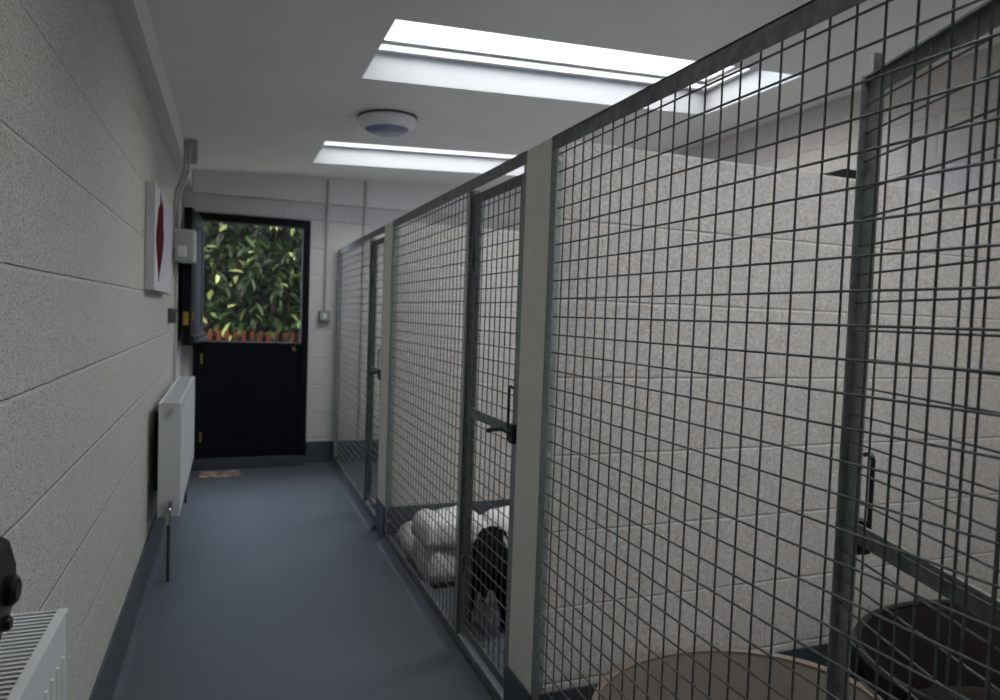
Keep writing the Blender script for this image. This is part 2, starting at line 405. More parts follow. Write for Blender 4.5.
def gate(hinge, theta, w, label, vs_):
    """gate hinged at world (x,y); local axis s runs from hinge to latch edge; theta=0 is shut (latch toward -y)"""
    hx, hy = hinge
    t = thing('mesh_gate', label, 'mesh gate', (hx, hy, .09), 'mesh pen gates')
    d = Vector((math.sin(theta), -math.cos(theta), 0)); n = Vector((math.cos(theta), math.sin(theta), 0))   # n points into the pen when shut
    O = Vector((hx, hy, 0)); Z0, Z1 = .09, 1.742
    P = lambda s, q, z: O + d*s + n*q + Vector((0,0,z))
    def lbox(bm, s0, s1, q0, q1, z0, z1):
        vs = [bm.verts.new(P(s, q, z)) for z in (z0, z1) for s, q in ((s0,q0),(s1,q0),(s1,q1),(s0,q1))]
        for f in ((3,2,1,0),(4,5,6,7),(0,1,5,4),(1,2,6,5),(2,3,7,6),(3,0,4,7)): bm.faces.new([vs[i] for i in f])
    tk = .004
    bm = B(); lbox(bm, w-.045, w, 0, tk, Z0, Z1); lbox(bm, w-tk, w, tk, .018, Z0, Z1); lst = obj('latch_stile', bm, 'galv', t)
    bm = B(); lbox(bm, 0, .035, 0, tk, Z0, Z1); lbox(bm, 0, tk, tk, .03, Z0, Z1); hst = obj('hinge_stile', bm, 'galv_dark', t)
    bm = B(); lbox(bm, .035, w-.045, 0, tk, Z1-.036, Z1); lbox(bm, .004, w-tk, tk, .014, Z1-tk, Z1); obj('top_rail', bm, 'galv_dark', t)
    bm = B(); lbox(bm, .035, w-.045, 0, tk, Z0, Z0+.036); lbox(bm, .004, w-tk, tk, .012, Z0, Z0+tk); obj('bottom_rail', bm, 'galv_dark', t)
    bm = B(); lbox(bm, .035, w-.045, -.001, .005, .915, .950); obj('mid_rail', bm, 'galv_dark', t)
    bm = B(); lbox(bm, w-.03, w-.016, .0, .014, Z1, Z1+.032); lbox(bm, w-.03, w-.026, .0, .014, Z1, Z1+.026); obj('tab', bm, 'bolt', lst)
    bm = B()
    for s in vs_:
        if .01 < s < w-.01: tube(bm, [P(s, .012, Z0+.004), P(s, .012, Z1-.005)], WR, 6)
    z = 1.441
    while z < Z1-.02: z += .05
    z -= .05
    while z > Z0+.02:
        tube(bm, [P(.006, .009, z), P(w-.008, .009, z)], WR, 6)
        lathe(bm, [(0,-.003),(.0035,-.002),(.0035,.002),(0,.003)], P(w-.012, .009, z), 'z', 6)
        z -= .05
    obj('wire_mesh', bm, 'wire', t)
    # drop rod with a hooked top and lever
    bm = B(); sr = w-.040
    tube(bm, [P(w-.030, -.012, 1.070), P(sr-.006, -.012, 1.075), P(sr-.014, -.012, 1.070), P(sr-.017, -.012, 1.066), P(sr-.017, -.012, .90)], .0042, 8)
    obj('latch_rod', bm, 'black_metal', t, True)
    bm = B(); tube(bm, [P(w-.03, -.012, .925), P(w-.09, -.016, .932), P(w-.14, -.032, .922), P(w-.165, -.038, .914)], [.009, .008, .0075, .009], 8)
    lbox(bm, w-.05, w-.015, -.014, 0, .895, .955)
    obj('latch_lever', bm, 'black_metal', t, True)
    for z in (.35, 1.5):
        bm = B(); tube(bm, [P(.009, -.008, z-.03), P(.009, -.008, z+.03)], .007, 10); obj('hinge', bm, 'galv_dark', hst, True)
    return t
gate((F+.012, 2.500), 0, .495, 'shut narrow wire mesh gate of the middle pen, in front of the dog', [.02+.05*i for i in range(10)])
gate((F+.012, 4.492), 0, .39, 'shut narrow wire mesh gate of the farthest pen, with a dark lever latch', [.02+.05*i for i in range(8)])
gate((F+.050, .45), math.pi-math.atan2(.176,.505), .535, 'open wire mesh gate of the nearest pen, swung inward above the dog baskets', [.535-v for v in (.085,.185,.285,.335,.385,.485)])

# ------------------------------------------------------------------ stable door
dr = thing('door_1', 'black stable door, lower leaf shut and upper leaf open inward', 'door', (DX0, D, 0)); dr['kind'] = 'structure'
bm = B(); fy0, fy1 = D-.02, D+.10
box(bm, DX0, DX0+.055, fy0, fy1, .0, DZ); box(bm, DX1-.055, DX1, fy0, fy1, .0, DZ); box(bm, DX0+.055, DX1-.055, fy0, fy1, DZ-.06, DZ)
obj('door_frame', bm, 'door', dr)
lx0, lx1 = DX0+.0552, DX1-.0552
obj('threshold', bx(DX0, DX1, D-.03, D+.20, 0, .085, bev=.006), 'skirt', dr)
lf = B(); y0 = D+.012
box(lf, lx0, lx1, y0, y0+.04, .09, 1.0)
lower = obj('lower_leaf', lf, 'door', dr)
bm = B()
for (a, b_, c, d_) in ((lx0, lx0+.09, .09, 1.0), (lx1-.09, lx1, .09, 1.0), (lx0+.09, lx1-.09, .91, 1.0), (lx0+.09, lx1-.09, .09, .22)):
    box(bm, a, b_, y0-.012, y0, c, d_)
obj('rail_and_stile', bm, 'door', lower)
bm = B(); n = 8; wv = (lx1-lx0-.18)/n
for i in range(n): box(bm, lx0+.09+i*wv+.003, lx0+.09+(i+1)*wv-.003, y0-.005, y0, .22, .91)
obj('boarding', bm, 'door', lower)
obj('top_ledge', bx(lx0-.002, lx1+.002, y0-.02, y0+.06, 1.0, 1.018, bev=.004), 'door_trim', lower)
for z in (.88, .26):
    obj('hinge', bx(lx0-.012, lx0+.014, y0-.018, y0-.012, z-.04, z+.04, bev=.002), 'brass', lower)
bm = B(); lathe(bm, [(0,-.03),(.012,-.03),(.016,-.022),(.012,-.012),(.007,-.008),(.014,0)], (lx1-.055, y0-.012, .968), 'y', 16)
obj('knob', bm, 'brass', lower, True)
obj('strike_plate', bx(DX1-.058, DX1-.052, D-.012, D+.012, 1.22, 1.30), 'brass', dr)
# upper leaf, hinged on the left jamb and folded back against the corridor wall
ua = R(4)
def UP(s, q, z): # s from hinge toward camera, q thickness toward wall
    return Vector((DX0+.058, D-.02, 0)) + Vector((-math.sin(ua), -math.cos(ua), 0))*s + Vector((-math.cos(ua), math.sin(ua), 0))*q + Vector((0,0,z))
def ubox(bm, s0, s1, q0, q1, z0, z1):
    vs = [bm.verts.new(UP(s, q, z)) for z in (z0, z1) for s, q in ((s0,q0),(s1,q0),(s1,q1),(s0,q1))]
    for f in ((3,2,1,0),(4,5,6,7),(0,1,5,4),(1,2,6,5),(2,3,7,6),(3,0,4,7)): bm.faces.new([vs[i] for i in f])
bm = B(); ubox(bm, 0, .74, 0, .04, 1.02, 1.955); upper = obj('upper_leaf', bm, 'door', dr)
bm = B()
for a in ((0,.09,1.02,1.955),(.65,.74,1.02,1.955),(.09,.65,1.865,1.955),(.09,.65,1.02,1.13)): ubox(bm, a[0], a[1], -.012, 0, a[2], a[3])
obj('rail_and_stile', bm, 'door_trim', upper)
bm = B()
for i in range(7): ubox(bm, .09+i*.08+.003, .09+(i+1)*.08-.003, -.005, 0, 1.13, 1.865)
obj('boarding', bm, 'door', upper)
bm = B(); ubox(bm, .0, .74, -.05, -.012, 1.03, 1.05); ubox(bm, 0, .74, -.03, -.012, 1.05, 1.085); bevel(bm, .004); obj('weather_bar', bm, 'door_trim', upper)
bm = B(); ubox(bm, .742, .746, .004, .036, 1.16, 1.25); ubox(bm, .746, .758, .012, .03, 1.18, 1.22); bevel(bm, .001); obj('lock', bm, 'brass', upper)
bm = B(); ubox(bm, .68, .71, -.022, -.012, 1.19, 1.25); bevel(bm, .002); obj('bolt_plate', bm, 'brass', upper)

# ------------------------------------------------------------------ left wall fittings
def rad(y0, y1, z0, z1, x1, label, name='radiator'):
    t = thing(name, label, 'radiator', (x1-.05, (y0+y1)/2, z0), 'radiators on the corridor wall')
    x0 = LX+.045
    bm = B(); box(bm, x1-.008, x1, y0+.004, y1-.004, z0, z1-.006)   # front panel with pressed flutes
    nf = int((y1-y0)/.0333)
    for i in range(1, nf):
        y = y0 + i*(y1-y0)/nf
        tube(bm, [(x1, y, z0+.05), (x1, y, z1-.06)], .0045, 6)
    obj('front_panel', bm, 'rad', t, True)
    bm = B(); box(bm, x0, x0+.008, y0+.004, y1-.004, z0, z1-.006); obj('rear_panel', bm, 'rad', t)
    for yy in (y0, y1-.004): obj('side_cover', bx(x0, x1+.002, yy, yy+.004, z0+.002, z1, bev=.0015), 'rad', t)
    bm = B(); box(bm, x1-.012, x1+.002, y0, y1, z1-.006, z1+.001); box(bm, x0-.002, x0+.010, y0, y1, z1-.006, z1+.001); bevel(bm, .002)
    n = int((y1-y0)/.0125)
    for i in range(n+1):
        y = y0 + i*(y1-y0-.006)/n
        box(bm, x0+.008, x1-.010, y, y+.0055, z1-.005, z1-.001)
    obj('top_grille', bm, 'rad', t)
    obj('convector', bx(x0+.02, x1-.02, y0+.02, y1-.02, z0+.02, z1-.03), 'rad_dark', t)
    return t, x0
t, x0 = rad(3.58, 4.95, .30, .835, -.205, 'white panel radiator on the far part of the corridor wall, near the stable door')
bm = B(); lathe(bm, [(0,-.012),(.011,-.012),(.014,-.004),(.014,0)], (-.25, 3.58, .80), 'y', 16); obj('bleed_valve', bm, 'chrome', t, True)
bm = B(); lathe(bm, [(.010,-.03),(.014,-.026),(.014,-.004),(.010,0)], (-.25, 3.58, .335), 'y', 16); tube(bm, [(-.25, 3.56, .335), (-.25, 3.56, .27)], .011, 12); lathe(bm, [(.013,.0),(.016,.004),(.016,.03),(.010,.034),(0,.034)], (-.25, 3.56, .35), 'z', 16)
obj('valve', bm, 'chrome', t, True)
bm = B(); tube(bm, [(-.25, 3.56, .28), (-.25, 3.56, .001)], .0075, 10); obj('pipe', bm, 'pipe_dark', t, True)
bm = B(); tube(bm, [(-.25, 4.97, .33), (-.25, 4.97, .001)], .0075, 10); obj('pipe', bm, 'pipe_dark', t, True)
for y in (3.9, 4.6): obj('wall_bracket', bx(LX+.001, x0, y, y+.03, .35, .75), 'rad_dark', t)
t, x0 = rad(-.1, 1.20, .30, .830, -.222, 'white panel radiator with slotted top, cut off by the lower left picture corner')
for y in (.2, 1.0): obj('wall_bracket', bx(LX+.001, x0, y, y+.03, .35, .75), 'rad_dark', t)
bm = B(); tube(bm, [(-.26, -.12, .33), (-.26, -.12, .001)], .0075, 10); obj('pipe', bm, 'pipe_dark', t, True)

# black radio-like device with knobs resting on the near radiator
t = thing('portable_radio', 'black knobbed portable device standing on the near radiator, at the left picture edge', 'radio', (-.27, .93, .832))
bm = B()
prof = [(-.325,.833),(-.268,.833),(-.258,.872),(-.243,.905),(-.236,.940),(-.236,.972),(-.243,1.002),(-.258,1.012),(-.325,1.012)]
a = [bm.verts.new((x, .83, z)) for x, z in prof]; c = [bm.verts.new((x, .99, z)) for x, z in prof]
bm.faces.new(a); bm.faces.new(c[::-1])
for i in range(len(prof)): bm.faces.new((a[i], c[i], c[(i+1)%len(prof)], a[(i+1)%len(prof)]))
bevel(bm, .003); obj('body', bm, 'device', t, True)
bm = B(); lathe(bm, [(0,.013),(.013,.013),(.0175,.009),(.0185,.002),(.015,-.006)], (-.2385, .955, .953), 'x', 28); obj('knob', bm, 'device', t, True)
bm = B(); lathe(bm, [(0,.010),(.007,.010),(.009,.007),(.009,-.006)], (-.2445, .962, .911), 'x', 20); obj('knob', bm, 'device', t, True)
bm = B(); lathe(bm, [(0,.022),(.010,.022),(.012,.018),(.012,-.002)], (-.264, .95, 1.010), 'z', 20); obj('knob', bm, 'device', t, True)

# canvas picture with crimson shape
t = thing('canvas_picture', 'white box canvas with a crimson leaf-like shape, hung on the corridor wall', 'picture', (LX+.02, 3.85, 1.585))
obj('canvas', bx(LX+.002, LX+.04, 3.37, 4.25, 1.355, 1.818, bev=.003), 'canvas', t)
pts = [(3.41+(y-3.51)*1.15, z+.012) for y, z in [(3.66,1.735),(3.67,1.79),(3.70,1.745),(3.735,1.735),(3.75,1.77),(3.775,1.74),(3.80,1.71),(3.79,1.66),(3.83,1.62),(3.82,1.58),(3.80,1.55),(3.76,1.50),(3.70,1.455),(3.655,1.42),(3.625,1.385),(3.61,1.42),(3.57,1.48),(3.53,1.53),(3.51,1.58),(3.53,1.62),(3.56,1.65),(3.575,1.69),(3.61,1.72)]]
bm = B(); a = [bm.verts.new((LX+.0402, y, z)) for y, z in pts]; c = [bm.verts.new((LX+.0425, y, z)) for y, z in pts]
bm.faces.new(a[::-1]); bm.faces.new(c)
for i in range(len(pts)): bm.faces.new((a[i], a[(i+1)%len(pts)], c[(i+1)%len(pts)], c[i]))
obj('painted_shape', bm, 'red', t)

# ceiling junction box, conduits, wall unit, switch
t = thing('junction_box', 'small grey junction box under the ceiling above the open upper door leaf', 'junction box', (-.245, 4.9, 2.19))
obj('box', bx(-.282, -.205, 4.86, 4.94, 2.195, 2.322, bev=.004), 'plastic_grey', t)
obj('lid', bx(-.275, -.212, 4.854, 4.86, 2.205, 2.312, bev=.002), 'plastic_grey', t)
for i, dx in enumerate((0, .024)):
    bm = B(); tube(bm, [(-.273+dx, 4.835, 2.318), (-.273+dx, 4.835, 2.17), (-.279+dx, 4.837, 2.12), (-.304+dx, 4.85, 2.05), (-.325+dx, 4.87, 2.00), (-.334+dx, 4.89, 1.93), (-.334+dx, 4.96, 1.781)], .0085, 10)
    tag(obj('conduit', bm, 'conduit', None, True), ['bent painted conduit nearest the corridor wall, rising from the wall unit to the ceiling', 'bent painted conduit nearer the door, rising from the wall unit to the ceiling'][i], 'conduit', 'bent conduits beside the door')
t = thing('wall_unit', 'rounded pale grey control unit on the corridor wall beside the open upper door leaf', 'wall unit', (-.30, 5.0, 1.60))
bm = B(); box(bm, LX+.001, -.212, 4.93, 5.12, 1.57, 1.78); bevel(bm, .022, 3); obj('casing', bm, 'plastic_pale', t, True)
obj('side_pod', bx(LX+.03, -.262, 4.90, 4.932, 1.60, 1.67, bev=.008), 'white', t, True)
bm = B(); tube(bm, [(-.3265, 5.03, 1.569), (-.3265, 5.03, .05)], .009, 10); tag(obj('conduit', bm, 'conduit', None, True), 'short painted conduit dropping from under the grey wall unit', 'conduit')
t = thing('switch_box', 'dark grey switch box on the corridor wall below the wall unit', 'switch', (LX+.02, 4.75, 1.19))
obj('back_box', bx(LX+.001, LX+.045, 4.62, 4.71, 1.185, 1.272, bev=.004), 'plastic_dark', t)
obj('rocker', bx(LX+.045, LX+.051, 4.645, 4.685, 1.205, 1.25, bev=.002), 'plastic_grey', t)

# end wall switch and conduits
t = thing('light_switch', 'grey metal light switch right of the stable door, at the foot of a conduit', 'switch', (.733, D-.02, 1.20))
obj('back_box', bx(.69, .776, D-.04, D, 1.20, 1.288, bev=.004), 'plastic_dark', t)
obj('plate', bx(.697, .769, D-.044, D-.04, 1.208, 1.281, bev=.001), 'plastic_grey', t)
obj('rocker', bx(.723, .743, D-.050, D-.044, 1.228, 1.262, bev=.002), 'white', t)
bm = B(); tube(bm, [(.737, D-.046, 2.36), (.737, D-.046, 2.15), (.737, D-.0096, 2.09), (.737, D-.0096, 1.29)], .0095, 10)
tag(obj('conduit', bm, 'conduit_end', None, True), 'painted conduit running down the door wall to the light switch', 'conduit', 'conduits on the door wall')
bm = B(); tube(bm, [(1.04, D-.046, 2.38), (1.04, D-.046, 2.15), (1.04, D-.0086, 2.09), (1.04, D-.0086, .21)], .0085, 10)
tag(obj('conduit', bm, 'conduit_end', None, True), 'painted conduit on the door wall right of the switch, dropping behind the farthest mesh', 'conduit', 'conduits on the door wall')

# ceiling lamp
lc = (.80, 3.93, ceil_z(.80))
t = thing('ceiling_lamp', 'round white bulkhead lamp with bluish lens on the ceiling between the rooflights', 'lamp', lc)
tilt = lambda bm: [setattr(v, 'co', Vector((v.co.x, v.co.y, v.co.z + HS*(v.co.x-lc[0])))) for v in bm.verts]
bm = B(); lathe(bm, [(.135,0),(.165,-.002),(.165,-.012),(.135,-.012)], lc, n=48); tilt(bm); obj('base_plate', bm, 'plastic_dark', t, True)
bm = B(); lathe(bm, [(.158,-.012),(.161,-.02),(.158,-.04),(.145,-.058),(.128,-.07),(.122,-.070),(.12,-.05)], lc, n=48); tilt(bm); obj('housing', bm, 'white', t, True)
bm = B(); lathe(bm, [(.124,-.066),(.112,-.078),(.085,-.090),(.045,-.097),(0.0,-.099)], lc, n=48); tilt(bm); obj('lens', bm, 'lens', t, True)

# floor mat
t = tag(obj('doormat', bx(-.20, .09, 5.66, 5.87, .0, .008, bev=.002), 'doormat', None, False, (-.055, 5.765, 0)), 'small reddish brown patterned mat on the floor before the stable door', 'doormat')

# ------------------------------------------------------------------ things in pens
def tub(cx, cy, rx, ry, h, inner, rim, label, ang=0, dip=.3):
    t = thing('dog_basket', label, 'dog basket', (cx, cy, .0), 'plastic dog baskets in the nearest pen')
    n = 64
    def ring(k, z, dipw=0):
        out = []
        for i in range(n):
            a = 2*math.pi*i/n
            zz = z - dipw*math.exp(-((math.atan2(math.sin(a+math.pi/2-.0), math.cos(a+math.pi/2)))/.55)**2)
            v = Matrix.Rotation(ang, 3, 'Z') @ Vector((rx*k*math.cos(a), ry*k*math.sin(a), 0))
            out.append((v.x+cx, v.y+cy, zz))
        return out
    def shell(rings, closed_end=True):
        bm = B(); R_ = [[bm.verts.new(p) for p in r_] for r_ in rings]
        for i in range(len(R_)-1):
            for k in range(n): bm.faces.new((R_[i][k], R_[i][(k+1)%n], R_[i+1][(k+1)%n], R_[i+1][k]))
        if closed_end: bm.faces.new(R_[0][::-1]); bm.faces.new(R_[-1])
        return bm
    dp = h*dip
    bm = shell([ring(.70,.001), ring(.80,.004), ring(.84,.03), ring(.90,h*.55,dp*.5), ring(.975,h-.012,dp), ring(.955,h-.012,dp), ring(.88,h*.55,dp*.5), ring(.82,.04), ring(.76,.022), ring(.3,.02)])
    obj('shell', bm, inner, t, True)
    bm = shell([ring(.955,h-.012,dp), ring(.95,h-.002,dp), ring(.965,h+.004,dp), ring(.99,h+.003,dp), ring(1.0,h-.006,dp), ring(.99,h-.014,dp)], False)
    R0 = list(bm.verts)[:n]; R5 = list(bm.verts)[-n:]
    for k in range(n): bm.faces.new((R5[k], R5[(k+1)%n], R0[(k+1)%n], R0[k]))
    obj('rim', bm, rim, t, True)
    return t
tub(1.295, 1.455, .425, .34, .272, 'tub_tan', 'tub_rim', 'taupe oval plastic dog basket in the nearest pen, left of the dark one')
tub(2.27, 1.34, .535, .44, .32, 'tub_brown', 'tub_brown', 'dark brown oval plastic dog basket in the nearest pen, at the lower right')

# bedding pile in the middle pen
def pillow(bm, x0, x1, y0, y1, z0, z1, seed=0, nu=26, nv=26, amp=.02, lump=3.0):
    rnd = random.Random(seed); ph = [rnd.uniform(0, 6.28) for _ in range(8)]
    top = []; bot = []
    for i in range(nu+1):
        rt_ = []; rb = []
        for j in range(nv+1):
            u = i/nu; v = j/nv
            e = (1-abs(2*u-1)**9)*(1-abs(2*v-1)**9); e = max(e, 0)**.42
            w = math.sin(lump*3.1*u+ph[0])*math.sin(lump*2.3*v+ph[1])*.5 + math.sin(lump*6.1*u+ph[2]+2*v)*.25 + math.sin(lump*5.3*v+ph[3]+3*u)*.25
            su = .5+(u-.5)*(1+.03*math.sin(9*v+ph[4])); sv = .5+(v-.5)*(1+.03*math.sin(9*u+ph[5]))
            x = x0+(x1-x0)*su; y = y0+(y1-y0)*sv
            rt_.append(bm.verts.new((x, y, z0+(z1-z0)*(.25+.75*e)+amp*w*e)))
            rb.append(bm.verts.new((x, y, z0)))
        top.append(rt_); bot.append(rb)
    for i in range(nu):
        for j in range(nv):
            bm.faces.new((top[i][j], top[i+1][j], top[i+1][j+1], top[i][j+1])); bm.faces.new((bot[i][j], bot[i][j+1], bot[i+1][j+1], bot[i+1][j]))
    for j in range(nv):
        bm.faces.new((bot[0][j], bot[0][j+1], top[0][j+1], top[0][j])); bm.faces.new((top[nu][j], top[nu][j+1], bot[nu][j+1], bot[nu][j]))
    for i in range(nu):
        bm.faces.new((top[i][0], top[i+1][0], bot[i+1][0], bot[i][0])); bm.faces.new((bot[i][nv], bot[i+1][nv], top[i+1][nv], top[i][nv]))
t = tag(obj('bed_mat', bx(.885, 1.72, 3.13, 3.83, 0, .026, bev=.008), 'matbase', None, True, (1.3,3.4,0)), 'thin black-edged mat under the white bedding in the middle pen', 'mat')
bm = B(); pillow(bm, .89, 1.60, 3.50, 3.82, .028, .145, 3, amp=.016)
tag(obj('fleece_blanket', bm, 'fleece', None, 'all', (1.25,3.6,.03)), 'low folded white fleece lying at the far end of the pile in the middle pen', 'blanket', 'white bedding in the middle pen')
bm = B(); pillow(bm, .885, 1.21, 3.14, 3.46, .028, .165, 5, amp=.014)
tag(obj('fleece_blanket', bm, 'fleece', None, 'all', (1.05,3.3,.03)), 'thick folded white fleece at the bottom front of the bedding pile, touching the mesh', 'blanket', 'white bedding in the middle pen')
bm = B(); pillow(bm, .885, 1.21, 3.15, 3.46, .182, .300, 9, amp=.016, lump=4)
tag(obj('fleece_blanket', bm, 'fleece', None, 'all', (1.05,3.3,.18)), 'puffy white fleece folded on top of the bedding pile nearest the mesh', 'blanket', 'white bedding in the middle pen')
bm = B(); pillow(bm, 1.235, 1.70, 3.14, 3.46, .028, .295, 11, amp=.016)
t = thing('fleece_blanket', 'puffy white fleece with a black print, behind the black dog', 'blanket', (1.48, 3.3, .03), 'white bedding in the middle pen')
obj('fleece', bm, 'fleece', t, 'all')
# black paw print on its front face
bm = B()
for (cx, cz, rr) in ((1.335,.215,.020),(1.310,.250,.009),(1.33,.259,.009),(1.352,.255,.009)):
    lathe(bm, [(0,-.006),(rr,-.006),(rr,.006),(0,.006)], (cx, 3.140, cz), 'y', 14)
obj('print', bm, 'fur', t)

# chew roll in the last pen
bm = B(); tube(bm, [(.875,4.50,.045),(.885,4.50,.05),(.93,4.49,.045),(1.00,4.485,.045),(1.04,4.48,.05),(1.05,4.48,.045)], [.020,.034,.024,.024,.034,.020], 14)
tag(obj('chew_bone', bm, 'chew', None, True, (.95,4.49,.02)), 'tan roll-shaped chew on the floor of the farthest pen by the gate', 'dog chew')

# bits on top of the near partition
bm = B()
v = [(1.83,1.801),(2.06,1.801),(2.06,1.832),(1.93,1.834)]
a = [bm.verts.new((x, 1.825, z)) for x, z in v]; c = [bm.verts.new((x, 1.93, z)) for x, z in v]
bm.faces.new(a[::-1]); bm.faces.new(c)
for i in range(4): bm.faces.new((a[i], a[(i+1)%4], c[(i+1)%4], c[i]))
tag(obj('rubber_wedge', bm, 'device', None, False, (1.97,1.89,1.80)), 'flat black wedge lying on top of the near partition wall', 'wedge')
bm = B(); lathe(bm, [(.018,0),(.018,-.004),(.006,-.006),(.006,-.05),(.010,-.052),(0,-.056)], (WX, 3.35, 2.14), 'x', 12)
tag(obj('wall_hook', bm, 'plastic_grey', None, True, (WX,3.35,2.14)), 'small grey hook high on the pen back wall', 'hook')

# ------------------------------------------------------------------ dog
def skin_mesh(name, nodes, edges, radii, sub=2):
    me = bpy.data.meshes.new(name); me.from_pydata([Vector(p) for p in nodes], edges, [])
    o = bpy.data.objects.new(name, me); col.objects.link(o)
    md = o.modifiers.new('skin', 'SKIN')
    for i, rr in enumerate(radii):
        sv = me.skin_vertices[0].data[i]; sv.radius = rr if isinstance(rr, tuple) else (rr, rr)
        sv.use_root = (i == 0)
    md.use_smooth_shade = True; md.branch_smoothing = .6
    s = o.modifiers.new('sub', 'SUBSURF'); s.levels = sub; s.render_levels = sub
    bpy.context.view_layer.update()
    ev = o.evaluated_get(bpy.context.evaluated_depsgraph_get()); nm = bpy.data.meshes.new_from_object(ev)
    bpy.data.objects.remove(o); 
    for p in nm.polygons: p.use_smooth = True
    return nm
# local dog frame: forward = +f, side = +s, up z; placed with rotation
dog_base = Vector((1.068, 2.80, 0)); ang = math.atan2(.92, .41)
fv = Vector((math.cos(ang), math.sin(ang), 0)); sv_ = Vector((-fv.y, fv.x, 0))
def dg(f, s, z): return fv*f*.84 + sv_*s*1.1 + Vector((0,0,z*.95))
nodes = []; rad_ = []; edges = []
def nd(f, s, z, r_, par=None):
    nodes.append(dg(f, s, z)); rad_.append(r_)
    if par is not None: edges.append((par, len(nodes)-1))
    return len(nodes)-1
pel = nd(-.15, 0, .262, .104)
loin = nd(-.07, 0, .258, .100, pel); rib = nd(.03, 0, .252, .104, loin); chest = nd(.13, 0, .255, .094, rib)
nk = nd(.19, 0, .285, .062, chest); nk2 = nd(.235, 0, .29, .052, nk)
hd = nd(.28, 0, .285, .056, nk2); mz = nd(.335, 0, .255, .034, hd); ns = nd(.375, 0, .235, .022, mz)
t1 = nd(-.235, .0, .285, .024, pel); t2 = nd(-.265, .0, .245, .018, t1); t3 = nd(-.272, .003, .19, .014, t2); t4 = nd(-.268, .006, .15, .007, t3)
for sg in (-1, 1):
    a = nd(-.16, .066*sg, .20, .072, pel); b_ = nd(-.135, .074*sg, .145, .048, a); c_ = nd(-.175, .072*sg, .092, .027, b_)
    e_ = nd(-.165, .072*sg, .038, .022, c_); g_ = nd(-.150, .073*sg, .019, .025, e_); h_ = nd(-.115, .074*sg, .015, .018, g_)
    a = nd(.13, .058*sg, .19, .046, chest); b_ = nd(.11, .066*sg, .135, .027, a); c_ = nd(.125, .066*sg, .08, .019, b_)
    e_ = nd(.125, .066*sg, .03, .017, c_); g_ = nd(.142, .066*sg, .016, .019, e_); h_ = nd(.166, .066*sg, .013, .014, g_)
dog = thing('dog', 'small black dog standing in the middle pen behind its shut gate', 'dog', dog_base)
nm = skin_mesh('body', nodes, edges, rad_); nm.materials.append(MT['fur'])
bo = bpy.data.objects.new('body', nm); col.objects.link(bo); bo.parent = dog
zmin = min(v.co.z for v in nm.vertices); bo.location.z = -zmin + .0005
for sg in (-1, 1):
    bm = B(); p = dog_base + dg(.27, .04*sg, .30)
    base = [dg(.255, .026*sg, .328), dg(.282, .044*sg, .322), dg(.256, .058*sg, .305)]
    tipp = dg(.28, .068*sg, .262)
    vs = [bm.verts.new(dog_base + q) for q in base]; tv = bm.verts.new(dog_base + tipp); mid = bm.verts.new(dog_base + dg(.252, .066*sg, .285))
    bm.faces.new((vs[0], vs[1], tv)); bm.faces.new((vs[0], tv, mid)); bm.faces.new((vs[0], mid, vs[2])); bm.faces.new((vs[2], mid, tv)); bm.faces.new((vs[1], vs[2], tv)); bm.faces.new((vs[0], vs[2], vs[1]))
    bmesh.ops.subdivide_edges(bm, edges=bm.edges, cuts=2, smooth=.5)
    obj('ear', bm, 'fur', dog, 'all')
    bm = B(); bmesh.ops.create_uvsphere(bm, u_segments=12, v_segments=8, radius=.007); bmesh.ops.translate(bm, verts=bm.verts, vec=dog_base + dg(.325, .030*sg, .282)); obj('eye', bm, 'eye', dog, 'all')
bm = B(); bmesh.ops.create_uvsphere(bm, u_segments=12, v_segments=8, radius=.010); bmesh.ops.translate(bm, verts=bm.verts, vec=dog_base + dg(.395, 0, .228)); obj('nose', bm, 'eye', dog, 'all')

# ------------------------------------------------------------------ outside
struct('ground_outside', bx(-6, 7, D+.2, 14, -.12, -.02), 'paving', 'grey paved yard outside the stable door', 'paving')
# timber fence seen through the upper door opening
t = thing('picket_fence', 'low red-brown picket fence outside, just above the lower door leaf', 'fence', (.3, 7.45, -.02))
x = -1.6; k = 0
rnd = random.Random(3)
while x < 2.4:
    top = 1.055 + rnd.uniform(-.012, .012)
    bm = B(); box(bm, x, x+.04, 7.42, 7.44, -.02, top); obj('picket', bm, 'fence_red', t)
    x += .078
for z in (.25, .80): obj('fence_rail', bx(-1.65, 2.42, 7.44, 7.485, z, z+.07), 'fence_red', t)
# laurel hedge: leaves on branches
def leaf(bm, p, d, n_, ln, w):
    d = d.normalized(); n_ = (n_ - d*n_.dot(d)); n_ = n_.normalized() if n_.length > 1e-4 else d.orthogonal().normalized(); s = d.cross(n_)
    A = bm.verts.new(p); prev = None
    rows = []
    for q, ww, dr in ((.25,.75,0),(.5,1,.02),(.78,.68,.07)):
        c = p + d*ln*q - n_*ln*dr
        rows.append((bm.verts.new(c - s*w*ww*.5 + n_*w*.14), bm.verts.new(c), bm.verts.new(c + s*w*ww*.5 + n_*w*.14)))
    T = bm.verts.new(p + d*ln - n_*ln*.16)
    bm.faces.new((A, rows[0][1], rows[0][0])); bm.faces.new((A, rows[0][2], rows[0][1]))
    for i in range(2):
        a, b_ = rows[i], rows[i+1]
        bm.faces.new((a[0], a[1], b_[1], b_[0])); bm.faces.new((a[1], a[2], b_[2], b_[1]))
    bm.faces.new((rows[2][0], rows[2][1], T)); bm.faces.new((rows[2][1], rows[2][2], T))
hedge = thing('laurel_hedge', 'glossy green laurel hedge seen through the open upper half of the stable door', 'hedge', (.3, 8.8, -.02))
bm = B(); rnd = random.Random(11)
stems = []
